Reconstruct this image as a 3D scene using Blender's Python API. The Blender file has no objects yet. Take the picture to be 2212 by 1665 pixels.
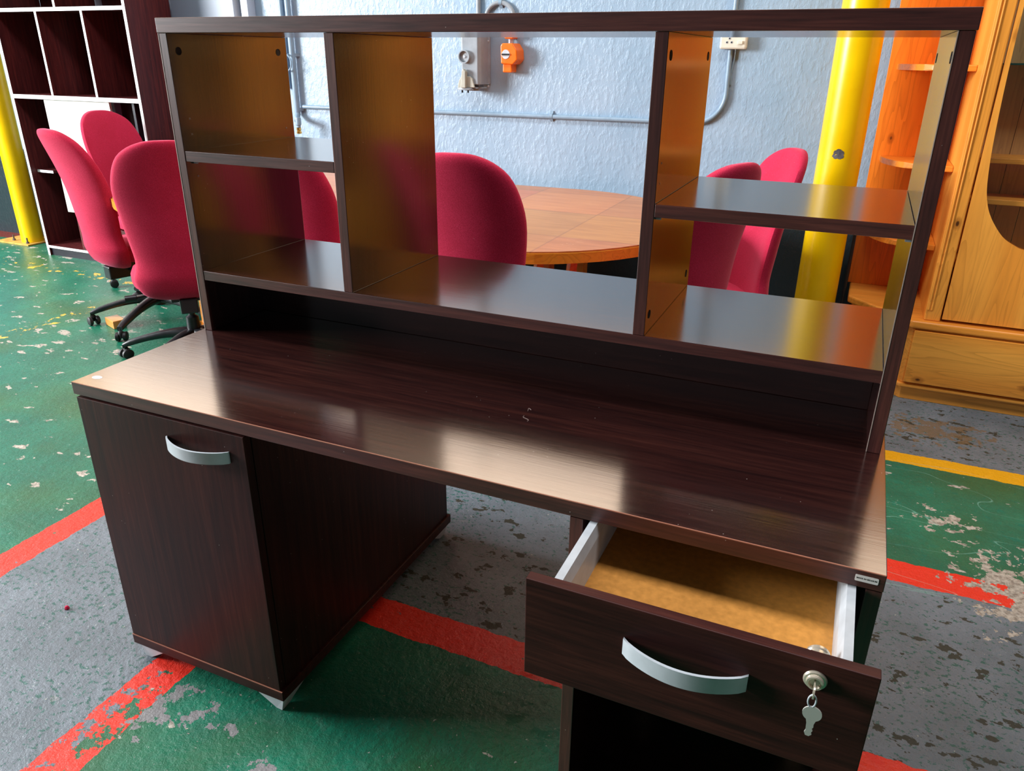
import bpy, bmesh, math, random
from mathutils import Vector, Matrix
random.seed(7)
S = bpy.context.scene
COL = S.collection
PI = math.pi

# ------------------------------------------------------------------ camera
def make_camera():
    cd = bpy.data.cameras.new('camera'); co = bpy.data.objects.new('camera', cd); COL.objects.link(co)
    yaw, pitch, roll = -0.4136, -0.4084, 0.0099
    f = Vector((math.sin(yaw)*math.cos(pitch), math.cos(yaw)*math.cos(pitch), math.sin(pitch)))
    r = Vector((math.cos(yaw), -math.sin(yaw), 0)); u = r.cross(f)
    r2 = math.cos(roll)*r + math.sin(roll)*u; u2 = -math.sin(roll)*r + math.cos(roll)*u
    m = Matrix((r2, u2, -f)).transposed().to_4x4()
    m.translation = Vector((1.4661, -0.9878, 1.3974))
    co.matrix_world = m
    cd.sensor_width = 36; cd.sensor_fit = 'HORIZONTAL'; cd.lens = 1641.07/2212*36
    cd.clip_start = 0.02
    S.camera = co
make_camera()

# ------------------------------------------------------------------ world, lights, exposure
W = bpy.data.worlds.new('world'); S.world = W; W.use_nodes = True
W.node_tree.nodes['Background'].inputs[0].default_value = (0.86, 0.93, 1.0, 1)
W.node_tree.nodes['Background'].inputs[1].default_value = 0.035

def area(name, loc, target, sx, sy, power, col):
    l = bpy.data.lights.new(name, 'AREA'); l.shape = 'RECTANGLE'; l.size = sx; l.size_y = sy
    l.energy = power; l.color = col
    o = bpy.data.objects.new(name, l); COL.objects.link(o); o.location = loc
    o.rotation_euler = (Vector(target)-Vector(loc)).to_track_quat('-Z', 'Y').to_euler()
    return o
area('window_daylight', (-6.9, -1.9, 2.6), (0.0, 1.0, 0.9), 2.6, 2.2, 860, (0.95, 0.98, 1.0))          # windows in the left wall
area('rear_window_daylight', (-6.9, 0.9, 2.5), (-1.0, 0.6, 0.4), 2.0, 2.0, 110, (0.95, 0.97, 1.0))
area('added_reflection_light', (-1.0, 3.10, 2.75), (-1.0, -2.0, 0.5), 9.0, 1.5, 78, (1.0, 0.74, 0.50))     # unseen panel added to brighten and warm the desktop reflections
area('rooflight', (0.0, 0.35, 5.0), (0.0, 0.35, 0), 9.0, 1.0, 210, (0.97, 0.98, 1.0))                    # rooflight strip
S.view_settings.view_transform = 'Standard'
S.view_settings.look = 'None'
S.view_settings.exposure = 0.36
S.view_settings.gamma = 1.0
S.view_settings.use_curve_mapping = False

# ------------------------------------------------------------------ node helpers
class G:
    def __init__(s, name):
        s.m = bpy.data.materials.new(name); s.m.use_nodes = True
        s.t = s.m.node_tree; s.b = s.t.nodes['Principled BSDF']
    def n(s, typ, **kw):
        x = s.t.nodes.new(typ)
        for k, v in kw.items(): setattr(x, k, v)
        return x
    def put(s, sock, v):
        if v is None: return
        if isinstance(v, bpy.types.NodeSocket): s.t.links.new(v, sock)
        elif isinstance(v, (tuple, list)):
            v = tuple(v)
            if len(sock.default_value) == 4 and len(v) == 3: v = v+(1,)
            sock.default_value = v
        else: sock.default_value = v
    def M(s, op, a, b=None, c=None, clamp=False):
        x = s.n('ShaderNodeMath', operation=op, use_clamp=clamp)
        s.put(x.inputs[0], a); s.put(x.inputs[1], b)
        if c is not None: s.put(x.inputs[2], c)
        return x.outputs[0]
    def mx(s, f, a, b, mode='MIX'):
        x = s.n('ShaderNodeMix', data_type='RGBA', blend_type=mode)
        s.put(x.inputs[0], f); s.put(x.inputs[6], a); s.put(x.inputs[7], b)
        return x.outputs[2]
    def coord(s, kind='Object'):
        return s.n('ShaderNodeTexCoord').outputs[kind]
    def pos(s): return s.n('ShaderNodeNewGeometry').outputs['Position']
    def mp(s, vec, scale=(1,1,1), loc=(0,0,0), rot=(0,0,0)):
        x = s.n('ShaderNodeMapping'); s.put(x.inputs[0], vec)
        x.inputs['Location'].default_value = loc; x.inputs['Rotation'].default_value = rot
        x.inputs['Scale'].default_value = scale
        return x.outputs[0]
    def noise(s, vec, scale, detail=3, rough=0.5, dist=0.0, out=0):
        x = s.n('ShaderNodeTexNoise'); s.put(x.inputs['Vector'], vec)
        x.inputs['Scale'].default_value = scale; x.inputs['Detail'].default_value = detail
        x.inputs['Roughness'].default_value = rough; x.inputs['Distortion'].default_value = dist
        return x.outputs[out]
    def vor(s, vec, scale, out='Distance', feature='F1', rnd=1.0):
        x = s.n('ShaderNodeTexVoronoi', feature=feature); s.put(x.inputs['Vector'], vec)
        x.inputs['Scale'].default_value = scale
        x.inputs['Randomness'].default_value = rnd
        return x.outputs[out]
    def ss(s, v, a, b, lo=0.0, hi=1.0):      # map range
        x = s.n('ShaderNodeMapRange'); s.put(x.inputs[0], v)
        x.inputs[1].default_value = a; x.inputs[2].default_value = b
        x.inputs[3].default_value = lo; x.inputs[4].default_value = hi
        return x.outputs[0]
    def ramp(s, v, stops):
        x = s.n('ShaderNodeValToRGB'); s.put(x.inputs[0], v); e = x.color_ramp.elements
        while len(e) < len(stops): e.new(0.5)
        for i, (p, c) in enumerate(stops):
            e[i].position = p; e[i].color = tuple(c)+((1,) if len(c) == 3 else ())
        return x.outputs[0]
    def bump(s, h, strength=0.3, dist=0.002, prev=None):
        x = s.n('ShaderNodeBump'); x.inputs['Strength'].default_value = strength
        x.inputs['Distance'].default_value = dist; s.put(x.inputs['Height'], h)
        if prev is not None: s.put(x.inputs['Normal'], prev)
        return x.outputs[0]
    def sep(s, vec):
        x = s.n('ShaderNodeSeparateXYZ'); s.put(x.inputs[0], vec); return x.outputs
    def fin(s, base, rough=0.5, normal=None, metal=0.0, spec=None, **kw):
        s.put(s.b.inputs['Base Color'], base); s.put(s.b.inputs['Roughness'], rough)
        s.put(s.b.inputs['Metallic'], metal)
        if spec is not None: s.put(s.b.inputs['Specular IOR Level'], spec)
        if normal is not None: s.put(s.b.inputs['Normal'], normal)
        for k, v in kw.items(): s.put(s.b.inputs[k], v)
        return s.m

def plain(name, col, rough=0.5, metal=0.0, var=0.12, bump=0.0, spec=None, scale=20, **kw):
    g = G(name); c = g.coord()
    nz = g.noise(c, scale, 4)
    base = g.mx(g.ss(nz, 0.3, 0.7), tuple(x*(1-var) for x in col), tuple(min(1, x*(1+var)) for x in col))
    nrm = g.bump(g.noise(c, scale*8, 3), bump, 0.001) if bump else None
    return g.fin(base, g.ss(nz, 0.3, 0.7, rough*0.9, min(1, rough*1.12)), nrm, metal, spec, **kw)

def dark_wood(name, axis, tint=1.0, rough=0.16, spec=0.5, ior=3.0, hue=(1, 1, 1)):
    g = G(name); c = g.coord()
    st = {'X': (1.2, 26, 26), 'Y': (26, 1.2, 26), 'Z': (26, 26, 1.2)}[axis]
    v = g.mp(c, st)
    n1 = g.noise(v, 2.6, 5, 0.62, 0.3); n2 = g.noise(v, 9.0, 3, 0.6)
    big = g.noise(g.mp(c, tuple(x*0.12 for x in st)), 1.4, 3)
    k = g.M('ADD', g.M('MULTIPLY', n1, 0.65), g.M('MULTIPLY', n2, 0.35))
    a = tuple(x*tint for x in (0.014, 0.0042, 0.0042)); b = tuple(x*tint for x in (0.034, 0.0088, 0.0072)); d = tuple(x*tint for x in (0.062, 0.017, 0.012))
    col = g.ramp(k, [(0.36, a), (0.52, b), (0.68, d)])
    col = g.mx(g.ss(big, 0.35, 0.7, 0, 0.5), col, a)
    if hue != (1, 1, 1): col = g.mx(1.0, col, hue, 'MULTIPLY')
    # specks of dust and tiny scratches
    vv = g.vor(c, 55); sp = g.M('MULTIPLY', g.M('LESS_THAN', vv, 0.045), g.M('GREATER_THAN', g.noise(c, 9, 2), 0.58))
    col = g.mx(g.M('MULTIPLY', sp, 0.6), col, (0.6, 0.55, 0.5))
    nrm = g.bump(g.M('ADD', n2, g.M('MULTIPLY', n1, 0.5)), 0.10, 0.0006)
    return g.fin(col, g.M('ADD', g.M('MULTIPLY', n2, 0.08), rough-0.04), nrm, 0, spec, IOR=ior)

def pine(name, axis, tint=(1, 1, 1), knots=True, rough=0.33):
    g = G(name); c = g.coord()
    st = {'X': (0.9, 12, 12), 'Y': (12, 0.9, 12), 'Z': (12, 12, 0.9)}[axis]
    v = g.mp(c, st)
    plank = g.noise(g.mp(c, tuple(x*0.55 for x in st)), 1.0, 1, 0.3)
    ring = g.noise(v, 0.9, 2, 0.4, 0.9)
    bands = g.M('FRACT', g.M('MULTIPLY', ring, 11.0))
    line = g.M('POWER', bands, 3.0)
    fine = g.noise(v, 9.0, 4, 0.6)
    T = lambda c_: tuple(a*b for a, b in zip(c_, tint))
    col = g.mx(g.ss(plank, 0.35, 0.65), T((0.88, 0.32, 0.040)), T((1.0, 0.44, 0.070)))
    col = g.mx(g.M('MULTIPLY', line, 0.42), col, T((0.50, 0.17, 0.022)))
    col = g.mx(g.ss(fine, 0.5, 0.8, 0, 0.35), col, T((0.55, 0.20, 0.03)))
    if knots:
        ks = {'X': (4.6, 0.5, 8), 'Y': (8, 4.6, 8), 'Z': (8, 0.5, 4.6)}[axis]
        d = g.vor(g.mp(c, ks), 1.0)
        d2 = g.M('ADD', d, g.M('MULTIPLY', g.M('SUBTRACT', g.noise(c, 30, 2), 0.5), 0.05))
        col = g.mx(g.ss(d2, 0.09, 0.15, 0.6, 0), col, T((0.40, 0.12, 0.015)))
        col = g.mx(g.ss(d2, 0.045, 0.07, 0.92, 0), col, (0.05, 0.012, 0.004))
    return g.fin(col, rough, g.bump(g.M('ADD', line, fine), 0.08, 0.0006), 0, 0.5)

# ------------------------------------------------------------------ materials
MT = {}
MT['wx'] = dark_wood('dark_wood_grain_x', 'X')
MT['wy'] = dark_wood('dark_wood_grain_y', 'Y')
MT['wz'] = dark_wood('dark_wood_grain_z', 'Z', 1.0, 0.16, 0.5, 2.0)
MT['fx'] = dark_wood('dark_front_grain_x', 'X', 1.7, 0.40, 0.2, 1.45)
MT['fz'] = dark_wood('dark_front_grain_z', 'Z', 1.15, 0.40, 0.2, 1.45)
MT['mar'] = dark_wood('maroon_board', 'Z', 3.0, 0.42, 0.35, 1.5, (1.0, 0.62, 0.75))
MT['ex'] = dark_wood('dark_edging_grain_x', 'X', 2.6, 0.36, 0.5, 1.6)
MT['ez'] = dark_wood('dark_edging_grain_z', 'Z', 2.6, 0.36, 0.5, 1.6)
MT['edge'] = plain('pale_edge_line', (0.45, 0.34, 0.30), 0.35)
MT['copper_edge'] = plain('worn_copper_edge', (0.42, 0.17, 0.11), 0.4)
MT['white_edge'] = plain('white_edge_band', (0.85, 0.84, 0.86), 0.35, var=0.04)
MT['cream'] = plain('cream_board', (0.80, 0.72, 0.66), 0.4, var=0.05)
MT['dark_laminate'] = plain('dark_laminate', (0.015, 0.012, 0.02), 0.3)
MT['silver'] = plain('satin_silver', (0.52, 0.56, 0.60), 0.38, 0.0, 0.05, scale=60)
MT['grey_metal'] = plain('grey_painted_steel', (0.50, 0.53, 0.56), 0.38, 0.0, 0.12, scale=30)
MT['grey_foot'] = plain('grey_plastic', (0.60, 0.62, 0.66), 0.4)
MT['nickel'] = plain('nickel', (0.66, 0.58, 0.46), 0.25, 0.55, 0.05)
MT['mdf'] = plain('mdf_board', (0.66, 0.28, 0.05), 0.5, 0, 0.14, scale=90)
MT['black_plastic'] = plain('black_plastic', (0.016, 0.017, 0.02), 0.33, var=0.2)
MT['black_rubber'] = plain('black_rubber', (0.010, 0.010, 0.011), 0.55)
MT['hole'] = plain('dark_hole', (0.006, 0.005, 0.004), 0.7)
MT['orange_plastic'] = plain('orange_plastic', (0.95, 0.17, 0.008), 0.3, var=0.05)
MT['grey_cast'] = plain('grey_enamel', (0.30, 0.34, 0.38), 0.35, 0, 0.1, 0.08)
MT['white_plastic'] = plain('white_plastic', (0.78, 0.74, 0.62), 0.35, var=0.05)
MT['brass'] = plain('brass', (0.75, 0.50, 0.15), 0.25, 1.0)
MT['block'] = pine('tan_wood', 'X', (0.8, 0.9, 1.6), False)
MT['pz'] = pine('pine_grain_z', 'Z')
MT['px'] = pine('pine_grain_x', 'X')
MT['pzo'] = pine('pine_orange_grain_z', 'Z', (0.98, 0.62, 0.35))
MT['pin'] = pine('pine_pale_inside', 'Z', (0.80, 1.35, 4.2), False)

def fabric():
    g = G('crimson_fabric'); c = g.coord()
    n = g.noise(c, 420, 2, 0.7); n2 = g.noise(c, 14, 3)
    col = g.mx(g.ss(n, 0.3, 0.7), (0.42, 0.008, 0.036), (0.68, 0.030, 0.095))
    col = g.mx(g.ss(n2, 0.4, 0.7, 0, 0.25), col, (0.42, 0.008, 0.03))
    lint = g.M('MULTIPLY', g.M('GREATER_THAN', g.noise(c, 160, 2), 0.76), 0.4)
    col = g.mx(lint, col, (0.75, 0.35, 0.38))
    return g.fin(col, 0.85, g.bump(n, 0.25, 0.001), 0, 0.2, **{'Sheen Weight': 0.35, 'Sheen Roughness': 0.4, 'Sheen Tint': (1, 0.35, 0.5, 1)})
MT['fabric'] = fabric()

def wall_paint():
    g = G('blue_wall_paint'); p = g.pos(); s = g.sep(p)
    n = g.noise(p, 2.2, 5, 0.55); n2 = g.noise(g.mp(p, (34, 34, 20)), 1.0, 5, 0.60, 0.0); n3 = g.noise(g.mp(p, (95, 95, 60)), 1.0, 3, 0.6)
    col = g.mx(g.ss(n, 0.3, 0.72), (0.275, 0.405, 0.54), (0.37, 0.49, 0.62))
    chip = g.M('LESS_THAN', g.vor(g.mp(p, (1, 1, 0.8)), 2.3), 0.028)
    col = g.mx(chip, col, (0.05, 0.06, 0.08))
    col = g.mx(g.M('GREATER_THAN', s[2], 1.95), col, (0.72, 0.57, 0.48))      # unseen cream band added to warm the desktop reflections
    low_band = g.M('LESS_THAN', g.M('ADD', s[2], g.M('MULTIPLY', n3, 0.006)), 0.70)  # wall colour turns dark navy below this height
    col = g.mx(low_band, col, (0.018, 0.030, 0.036))
    h = g.M('ADD', g.M('MULTIPLY', g.ss(n2, 0.45, 0.75), 1.0), g.M('MULTIPLY', n3, 0.3))
    return g.fin(col, 0.34, g.bump(h, 0.40, 0.005), 0, 0.5)
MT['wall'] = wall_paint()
MT['pipe'] = plain('blue_painted_conduit', (0.25, 0.36, 0.47), 0.3, 0, 0.08)
MT['door_paint'] = plain('grey_blue_door_paint', (0.20, 0.25, 0.33), 0.4, 0, 0.06, scale=3)
MT['frame_paint'] = plain('pale_blue_frame_paint', (0.50, 0.58, 0.68), 0.35, 0, 0.06, scale=5)
MT['ceiling'] = plain('ceiling_paint', (0.6, 0.6, 0.6), 0.8)

def yellow():
    g = G('yellow_gloss_paint'); p = g.pos(); s = g.sep(p)
    n = g.noise(p, 6, 4)
    col = g.mx(g.ss(n, 0.3, 0.7), (0.86, 0.50, 0.0), (0.95, 0.62, 0.0))
    chip = g.M('GREATER_THAN', g.noise(g.mp(p, (1, 1, 0.7)), 13, 4, 0.6), 0.76)
    col = g.mx(chip, col, (0.10, 0.09, 0.08))
    return g.fin(col, 0.28, g.bump(n, 0.2, 0.004), 0, 0.5)
MT['yellow'] = yellow()
MT['yellow_plate'] = plain('worn_yellow_plate', (0.62, 0.33, 0.06), 0.5, 0, 0.25, 0.1, scale=25)
MT['scar'] = plain('scraped_paint', (0.09, 0.08, 0.08), 0.6, 0, 0.5, 0.3, scale=60)

def table_wood():
    g = G('orange_veneer'); c = g.coord(); s = g.sep(c)
    n = g.noise(g.mp(c, (3, 22, 3)), 1.5, 4, 0.6)
    chk = g.vor(g.mp(c, (2.1, 2.0, 0.01), (0.2, 0.3, 0)), 1.0, 'Color', rnd=0.0)
    col = g.mx(g.ss(n, 0.3, 0.7), (0.46, 0.155, 0.03), (0.60, 0.235, 0.06))
    col = g.mx(0.16, col, chk, 'OVERLAY')
    e = g.n('ShaderNodeTexVoronoi', feature='DISTANCE_TO_EDGE'); g.put(e.inputs['Vector'], g.mp(c, (2.1, 2.0, 0.01), (0.2, 0.3, 0)))
    e.inputs['Scale'].default_value = 1.0; e.inputs['Randomness'].default_value = 0.0
    col = g.mx(g.ss(e.outputs[0], 0.0, 0.012, 0.55, 0), col, (0.22, 0.07, 0.015))
    sc = g.noise(g.mp(c, (3, 34, 1), rot=(0, 0, 0.5)), 1.0, 2, 0.5, 1.2)
    line = g.ss(g.M('ABSOLUTE', g.M('SUBTRACT', sc, 0.5)), 0.0, 0.006, 0.6, 0)
    line = g.M('MULTIPLY', line, g.M('GREATER_THAN', g.noise(c, 3, 2), 0.6))
    col = g.mx(line, col, (0.85, 0.55, 0.3))
    return g.fin(col, 0.32, None, 0, 0.5)
MT['table'] = table_wood()
MT['table_edge'] = pine('table_edge_wood', 'X', (0.72, 0.72, 0.35), False)

def floor_mat():
    g = G('painted_concrete_floor'); p = g.pos(); s = g.sep(p); X, Y = s[0], s[1]
    wob = g.M('MULTIPLY', g.M('SUBTRACT', g.noise(p, 16, 4, 0.65), 0.5), 0.028)
    xw = g.M('ADD', X, wob); yw = g.M('ADD', Y, wob)
    gt = lambda a, b: g.M('GREATER_THAN', a, b)
    lt = lambda a, b: g.M('LESS_THAN', a, b)
    AND = lambda *a: a[0] if len(a) == 1 else g.M('MULTIPLY', a[0], AND(*a[1:]))
    OR = lambda *a: a[0] if len(a) == 1 else g.M('MAXIMUM', a[0], OR(*a[1:]))
    # grey aisles
    aisle = OR(AND(gt(xw, -0.66), lt(xw, 0.11), lt(yw, 1.18)), AND(gt(yw, 0.39), lt(yw, 1.18), gt(xw, -0.66)), AND(gt(yw, 1.97), gt(xw, -0.6)))
    n_mid = g.noise(p, 5, 5, 0.6); n_f = g.noise(p, 70, 4, 0.65)
    green = g.mx(g.ss(n_mid, 0.3, 0.7), (0.006, 0.115, 0.068), (0.014, 0.195, 0.112))
    green = g.mx(g.ss(n_f, 0.45, 0.8, 0, 0.35), green, (0.03, 0.06, 0.02))
    green = g.mx(g.ss(g.noise(p, 1.7, 3), 0.5, 0.66, 0, 0.6), green, (0.042, 0.115, 0.028))
    grey = g.mx(g.ss(n_mid, 0.3, 0.7), (0.125, 0.152, 0.172), (0.195, 0.228, 0.262))
    # green and dark specks in the grey
    spk = gt(g.M('ADD', g.noise(g.mp(p, (26, 34, 1)), 2.2, 4, 0.68), g.ss(g.noise(p, 3.5, 2), 0.35, 0.65, -0.03, 0.02)), 0.578)
    grey = g.mx(g.M('MULTIPLY', spk, 0.85), grey, (0.015, 0.11, 0.085))
    d = g.vor(g.mp(p, (15, 22, 1)), 1.0)
    pits = AND(gt(g.noise(g.mp(p, (15, 22, 1)), 1.0, 4, 0.6), 0.60), gt(g.noise(p, 3.0, 2), 0.38), gt(X, 0.2))
    dots = gt(g.noise(p, 75, 3, 0.6), 0.70)
    grey = g.mx(pits, grey, (0.045, 0.045, 0.032))
    base = g.mx(aisle, green, grey)
    # white / beige flakes in the green
    fl = g.noise(g.mp(p, (8, 15, 1), rot=(0, 0, 0.55)), 1.0, 6, 0.62)
    gate = g.M('ADD', g.ss(g.noise(p, 1.1, 2), 0.35, 0.7, 0.0, 0.07), g.ss(X, -2.0, -0.7, 0.045, 0.0))
    flake = gt(g.M('ADD', fl, gate), 0.695)
    flake = AND(flake, g.M('SUBTRACT', 1.0, g.M('MULTIPLY', aisle, 0.85)))
    beige = g.mx(g.ss(n_f, 0.4, 0.6), (0.27, 0.23, 0.19), (0.56, 0.50, 0.42))
    # stripes
    red = OR(AND(gt(xw, -0.715), lt(xw, -0.61), lt(yw, 1.24)),
             AND(gt(xw, 0.058), lt(xw, 0.170), lt(yw, 0.45)),
             AND(gt(yw, 0.335), lt(yw, 0.445), gt(xw, 0.058)),
             AND(gt(yw, 1.13), lt(yw, 1.24), gt(xw, -0.71)))
    yel = AND(gt(yw, 1.92), lt(yw, 2.01), gt(xw, -0.9))
    wearR = g.noise(p, 26, 5, 0.7)
    spot = g.ss(g.M('ADD', g.M('ABSOLUTE', g.M('SUBTRACT', X, 0.12)), g.M('ABSOLUTE', g.M('SUBTRACT', Y, -0.19))), 0.05, 0.26, 0.17, 0)
    wornR = gt(g.M('ADD', wearR, spot), 0.665)
    red = AND(red, g.M('SUBTRACT', 1.0, wornR))
    yold = OR(AND(gt(xw, -2.62), lt(xw, -2.50), lt(yw, 2.0)), AND(gt(yw, 2.42), lt(yw, 2.54), lt(xw, -2.5)))
    yold = AND(yold, gt(g.noise(g.mp(p, (14, 14, 1)), 1.0, 5, 0.65), 0.585))
    base = g.mx(AND(dots, gt(g.noise(p, 4.0, 2), 0.45)), base, (0.40, 0.42, 0.36))
    base = g.mx(flake, base, beige)
    base = g.mx(red, base, (0.86, 0.038, 0.020))
    base = g.mx(AND(yel, lt(wearR, 0.70)), base, (0.88, 0.42, 0.010))
    base = g.mx(yold, base, (0.80, 0.46, 0.05))
    # brown stain and big flaked patch at the right
    def patch(cx, cy, r, rad, thr, amp=1.0):
        dx = g.M('MULTIPLY', g.M('SUBTRACT', X, cx), 1/rad[0]); dy = g.M('MULTIPLY', g.M('SUBTRACT', Y, cy), 1/rad[1])
        dd = g.M('SQRT', g.M('ADD', g.M('MULTIPLY', dx, dx), g.M('MULTIPLY', dy, dy)))
        return gt(g.M('SUBTRACT', g.noise(p, r, 5, 0.65), g.M('MULTIPLY', dd, 0.16)), thr)
    base = g.mx(AND(g.M('MULTIPLY', patch(1.93, 2.28, 18, (0.22, 0.12), 0.40), 0.7)), base, (0.20, 0.12, 0.05))
    base = g.mx(patch(2.08, 1.22, 16, (0.16, 0.22), 0.415), base, beige)
    base = g.mx(patch(1.93, 1.55, 20, (0.10, 0.07), 0.42), base, beige)
    gpat = OR(patch(0.28, -0.08, 14, (0.16, 0.06), 0.47), patch(0.52, -0.16, 13, (0.07, 0.07), 0.43), patch(0.40, -0.35, 14, (0.1, 0.08), 0.45), patch(0.2, -0.12, 15, (0.05, 0.08), 0.44))
    base = g.mx(gpat, base, (0.23, 0.22, 0.22))
    # red kerb strip near the wall
    base = g.mx(AND(gt(yw, 3.0), lt(xw, -4.3)), base, (0.16, 0.02, 0.01))
    # white scratches on the green
    sc = g.noise(g.mp(p, (1.4, 7, 1), rot=(0, 0, 0.9)), 1.0, 1, 0.4, 0.6)
    scr = AND(g.ss(g.M('ABSOLUTE', g.M('SUBTRACT', sc, 0.52)), 0.0, 0.004, 0.5, 0), gt(X, 1.3), gt(Y, 1.1), lt(Y, 1.95))
    base = g.mx(scr, base, (0.25, 0.55, 0.45))
    hh = g.M('SUBTRACT', g.M('ADD', g.M('MULTIPLY', g.noise(p, 38, 5, 0.7), 1.0), g.M('MULTIPLY', n_mid, 0.6)), g.M('MULTIPLY', OR(flake, g.M('MULTIPLY', pits, 1.0), wornR, gpat), 0.35))
    bdist = g.ss(Y, 0.6, 3.0, 1.0, 0.25)
    bn = g.n('ShaderNodeBump'); bn.inputs['Distance'].default_value = 0.006; g.put(bn.inputs['Height'], hh)
    g.put(bn.inputs['Strength'], g.M('MULTIPLY', bdist, 0.8))
    rough = g.M('ADD', g.ss(n_f, 0.3, 0.7, 0.22, 0.42), g.M('MULTIPLY', OR(flake, pits), 0.3))
    return g.fin(base, rough, bn.outputs[0], 0, 0.4)
MT['floor'] = floor_mat()

def glass_mat():
    g = G('clear_glass'); tr = g.n('ShaderNodeBsdfTransparent'); gl = g.n('ShaderNodeBsdfGlossy'); gl.inputs['Roughness'].default_value = 0.03
    m = g.n('ShaderNodeMixShader')
    tr.inputs[0].default_value = (0.97, 0.98, 0.98, 1)
    m.inputs[0].default_value = 0.06; g.t.links.new(tr.outputs[0], m.inputs[1]); g.t.links.new(gl.outputs[0], m.inputs[2])
    g.t.links.new(m.outputs[0], g.t.nodes['Material Output'].inputs[0]); return g.m
MT['glass'] = glass_mat()
MT['glass_edge'] = plain('glass_shelf_edge', (0.02, 0.10, 0.08), 0.15)

# ------------------------------------------------------------------ geometry helpers
def link(name, me, mat, parent=None):
    o = bpy.data.objects.new(name, me); COL.objects.link(o)
    if mat: me.materials.append(MT[mat] if isinstance(mat, str) else mat)
    if parent is not None: o.parent = parent
    return o
ORG = {}
def thing(name, label, cat, loc=(0, 0, 0), rz=0.0, group=None):
    o = bpy.data.objects.new(name, None); COL.objects.link(o); o.location = loc; o.rotation_euler = (0, 0, rz)
    o.empty_display_size = 0.1; o['label'] = label; o['category'] = cat
    if group: o['group'] = group
    return o
def tag(o, label, cat, group=None):
    o['label'] = label; o['category'] = cat
    if group: o['group'] = group
    return o
def org(parent):
    v = Vector((0, 0, 0)); p = parent
    while p is not None:
        v += p.location; p = p.parent
    return v
def finish(bm, name, mat, parent=None, smooth=False, world=True, bevel=0.0, seg=2):
    """bm given in world coordinates (or parent's if world=False); stored relative to the parent's origin"""
    if bevel > 0:
        bmesh.ops.bevel(bm, geom=bm.edges[:], offset=bevel, segments=seg, affect='EDGES', profile=0.5, clamp_overlap=True)
    if world and parent is not None:
        bmesh.ops.translate(bm, verts=bm.verts[:], vec=-org(parent))
    bmesh.ops.recalc_face_normals(bm, faces=bm.faces[:])
    me = bpy.data.meshes.new(name); bm.to_mesh(me); bm.free()
    if smooth:
        for p in me.polygons: p.use_smooth = True
        me.set_sharp_from_angle(angle=math.radians(smooth if smooth is not True else 40))
    return link(name, me, mat, parent)
def bbox(bm, x0, x1, y0, y1, z0, z1):
    vs = [bm.verts.new((x, y, z)) for x in (x0, x1) for y in (y0, y1) for z in (z0, z1)]
    for f in ((0,1,3,2), (4,6,7,5), (0,4,5,1), (2,3,7,6), (0,2,6,4), (1,5,7,3)):
        bm.faces.new([vs[i] for i in f])
def box(name, x0, x1, y0, y1, z0, z1, mat, parent=None, bevel=0.0008, world=True, seg=2):
    bm = bmesh.new(); bbox(bm, x0, x1, y0, y1, z0, z1)
    o = finish(bm, name, mat, parent, world=world, bevel=bevel, seg=seg)
    if mat in ('wx', 'wz') and name != 'back_panel':       # cut edges of the boards carry a duller edging
        o.data.materials.append(MT['ex' if mat == 'wx' else 'ez'])
        for p in o.data.polygons:
            if abs(p.normal.y) > 0.6 or (mat == 'wx' and abs(p.normal.x) > 0.6): p.material_index = 1
    return o
def prism(bm, pts, a0, a1, axis='Z'):
    """extrude polygon pts along axis from a0 to a1"""
    def P(u, v, w):
        return {'Z': (u, v, w), 'Y': (u, w, v), 'X': (w, u, v)}[axis]
    lo = [bm.verts.new(P(u, v, a0)) for u, v in pts]; hi = [bm.verts.new(P(u, v, a1)) for u, v in pts]
    n = len(pts)
    bm.faces.new(lo[::-1]); bm.faces.new(hi)
    for i in range(n): bm.faces.new((lo[i], lo[(i+1) % n], hi[(i+1) % n], hi[i]))
def tube(bm, pts, r, n=12, cap=True):
    pts = [Vector(p) for p in pts]; rs = r if isinstance(r, (list, tuple)) else [r]*len(pts)
    rings = []; up = None
    for i, p in enumerate(pts):
        d = (pts[min(i+1, len(pts)-1)] - pts[max(i-1, 0)]).normalized()
        if up is None:
            up = Vector((0, 0, 1)) if abs(d.z) < 0.9 else Vector((1, 0, 0))
        a = d.cross(up).normalized(); up = a.cross(d).normalized()
        rr = rs[i]
        ra, rb = rr if isinstance(rr, tuple) else (rr, rr)
        rings.append([bm.verts.new(p + a*math.cos(2*PI*k/n)*ra + up*math.sin(2*PI*k/n)*rb) for k in range(n)])
    for i in range(len(rings)-1):
        for k in range(n):
            bm.faces.new((rings[i][k], rings[i][(k+1) % n], rings[i+1][(k+1) % n], rings[i+1][k]))
    if cap: bm.faces.new(rings[0][::-1]); bm.faces.new(rings[-1])
def lathe(bm, prof, c=(0, 0, 0), axis='Z', n=24):
    rings = []
    for r, h in prof:
        ring = []
        for k in range(n):
            a = 2*PI*k/n; u, v = r*math.cos(a), r*math.sin(a)
            q = {'Z': (u, v, h), 'Y': (u, h, v), 'X': (h, u, v)}[axis]
            ring.append(bm.verts.new((c[0]+q[0], c[1]+q[1], c[2]+q[2])))
        rings.append(ring)
    for i in range(len(rings)-1):
        for k in range(n):
            bm.faces.new((rings[i][k], rings[i][(k+1) % n], rings[i+1][(k+1) % n], rings[i+1][k]))
    if prof[0][0] > 1e-6: bm.faces.new(rings[0][::-1])
    if prof[-1][0] > 1e-6: bm.faces.new(rings[-1])
    bmesh.ops.remove_doubles(bm, verts=bm.verts[:], dist=1e-6)
def arc(cx, cy, r, a0, a1, n):
    return [(cx+r*math.cos(math.radians(a0+(a1-a0)*i/n)), cy+r*math.sin(math.radians(a0+(a1-a0)*i/n))) for i in range(n+1)]
def struct(o): o['kind'] = 'structure'; return o
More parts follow.
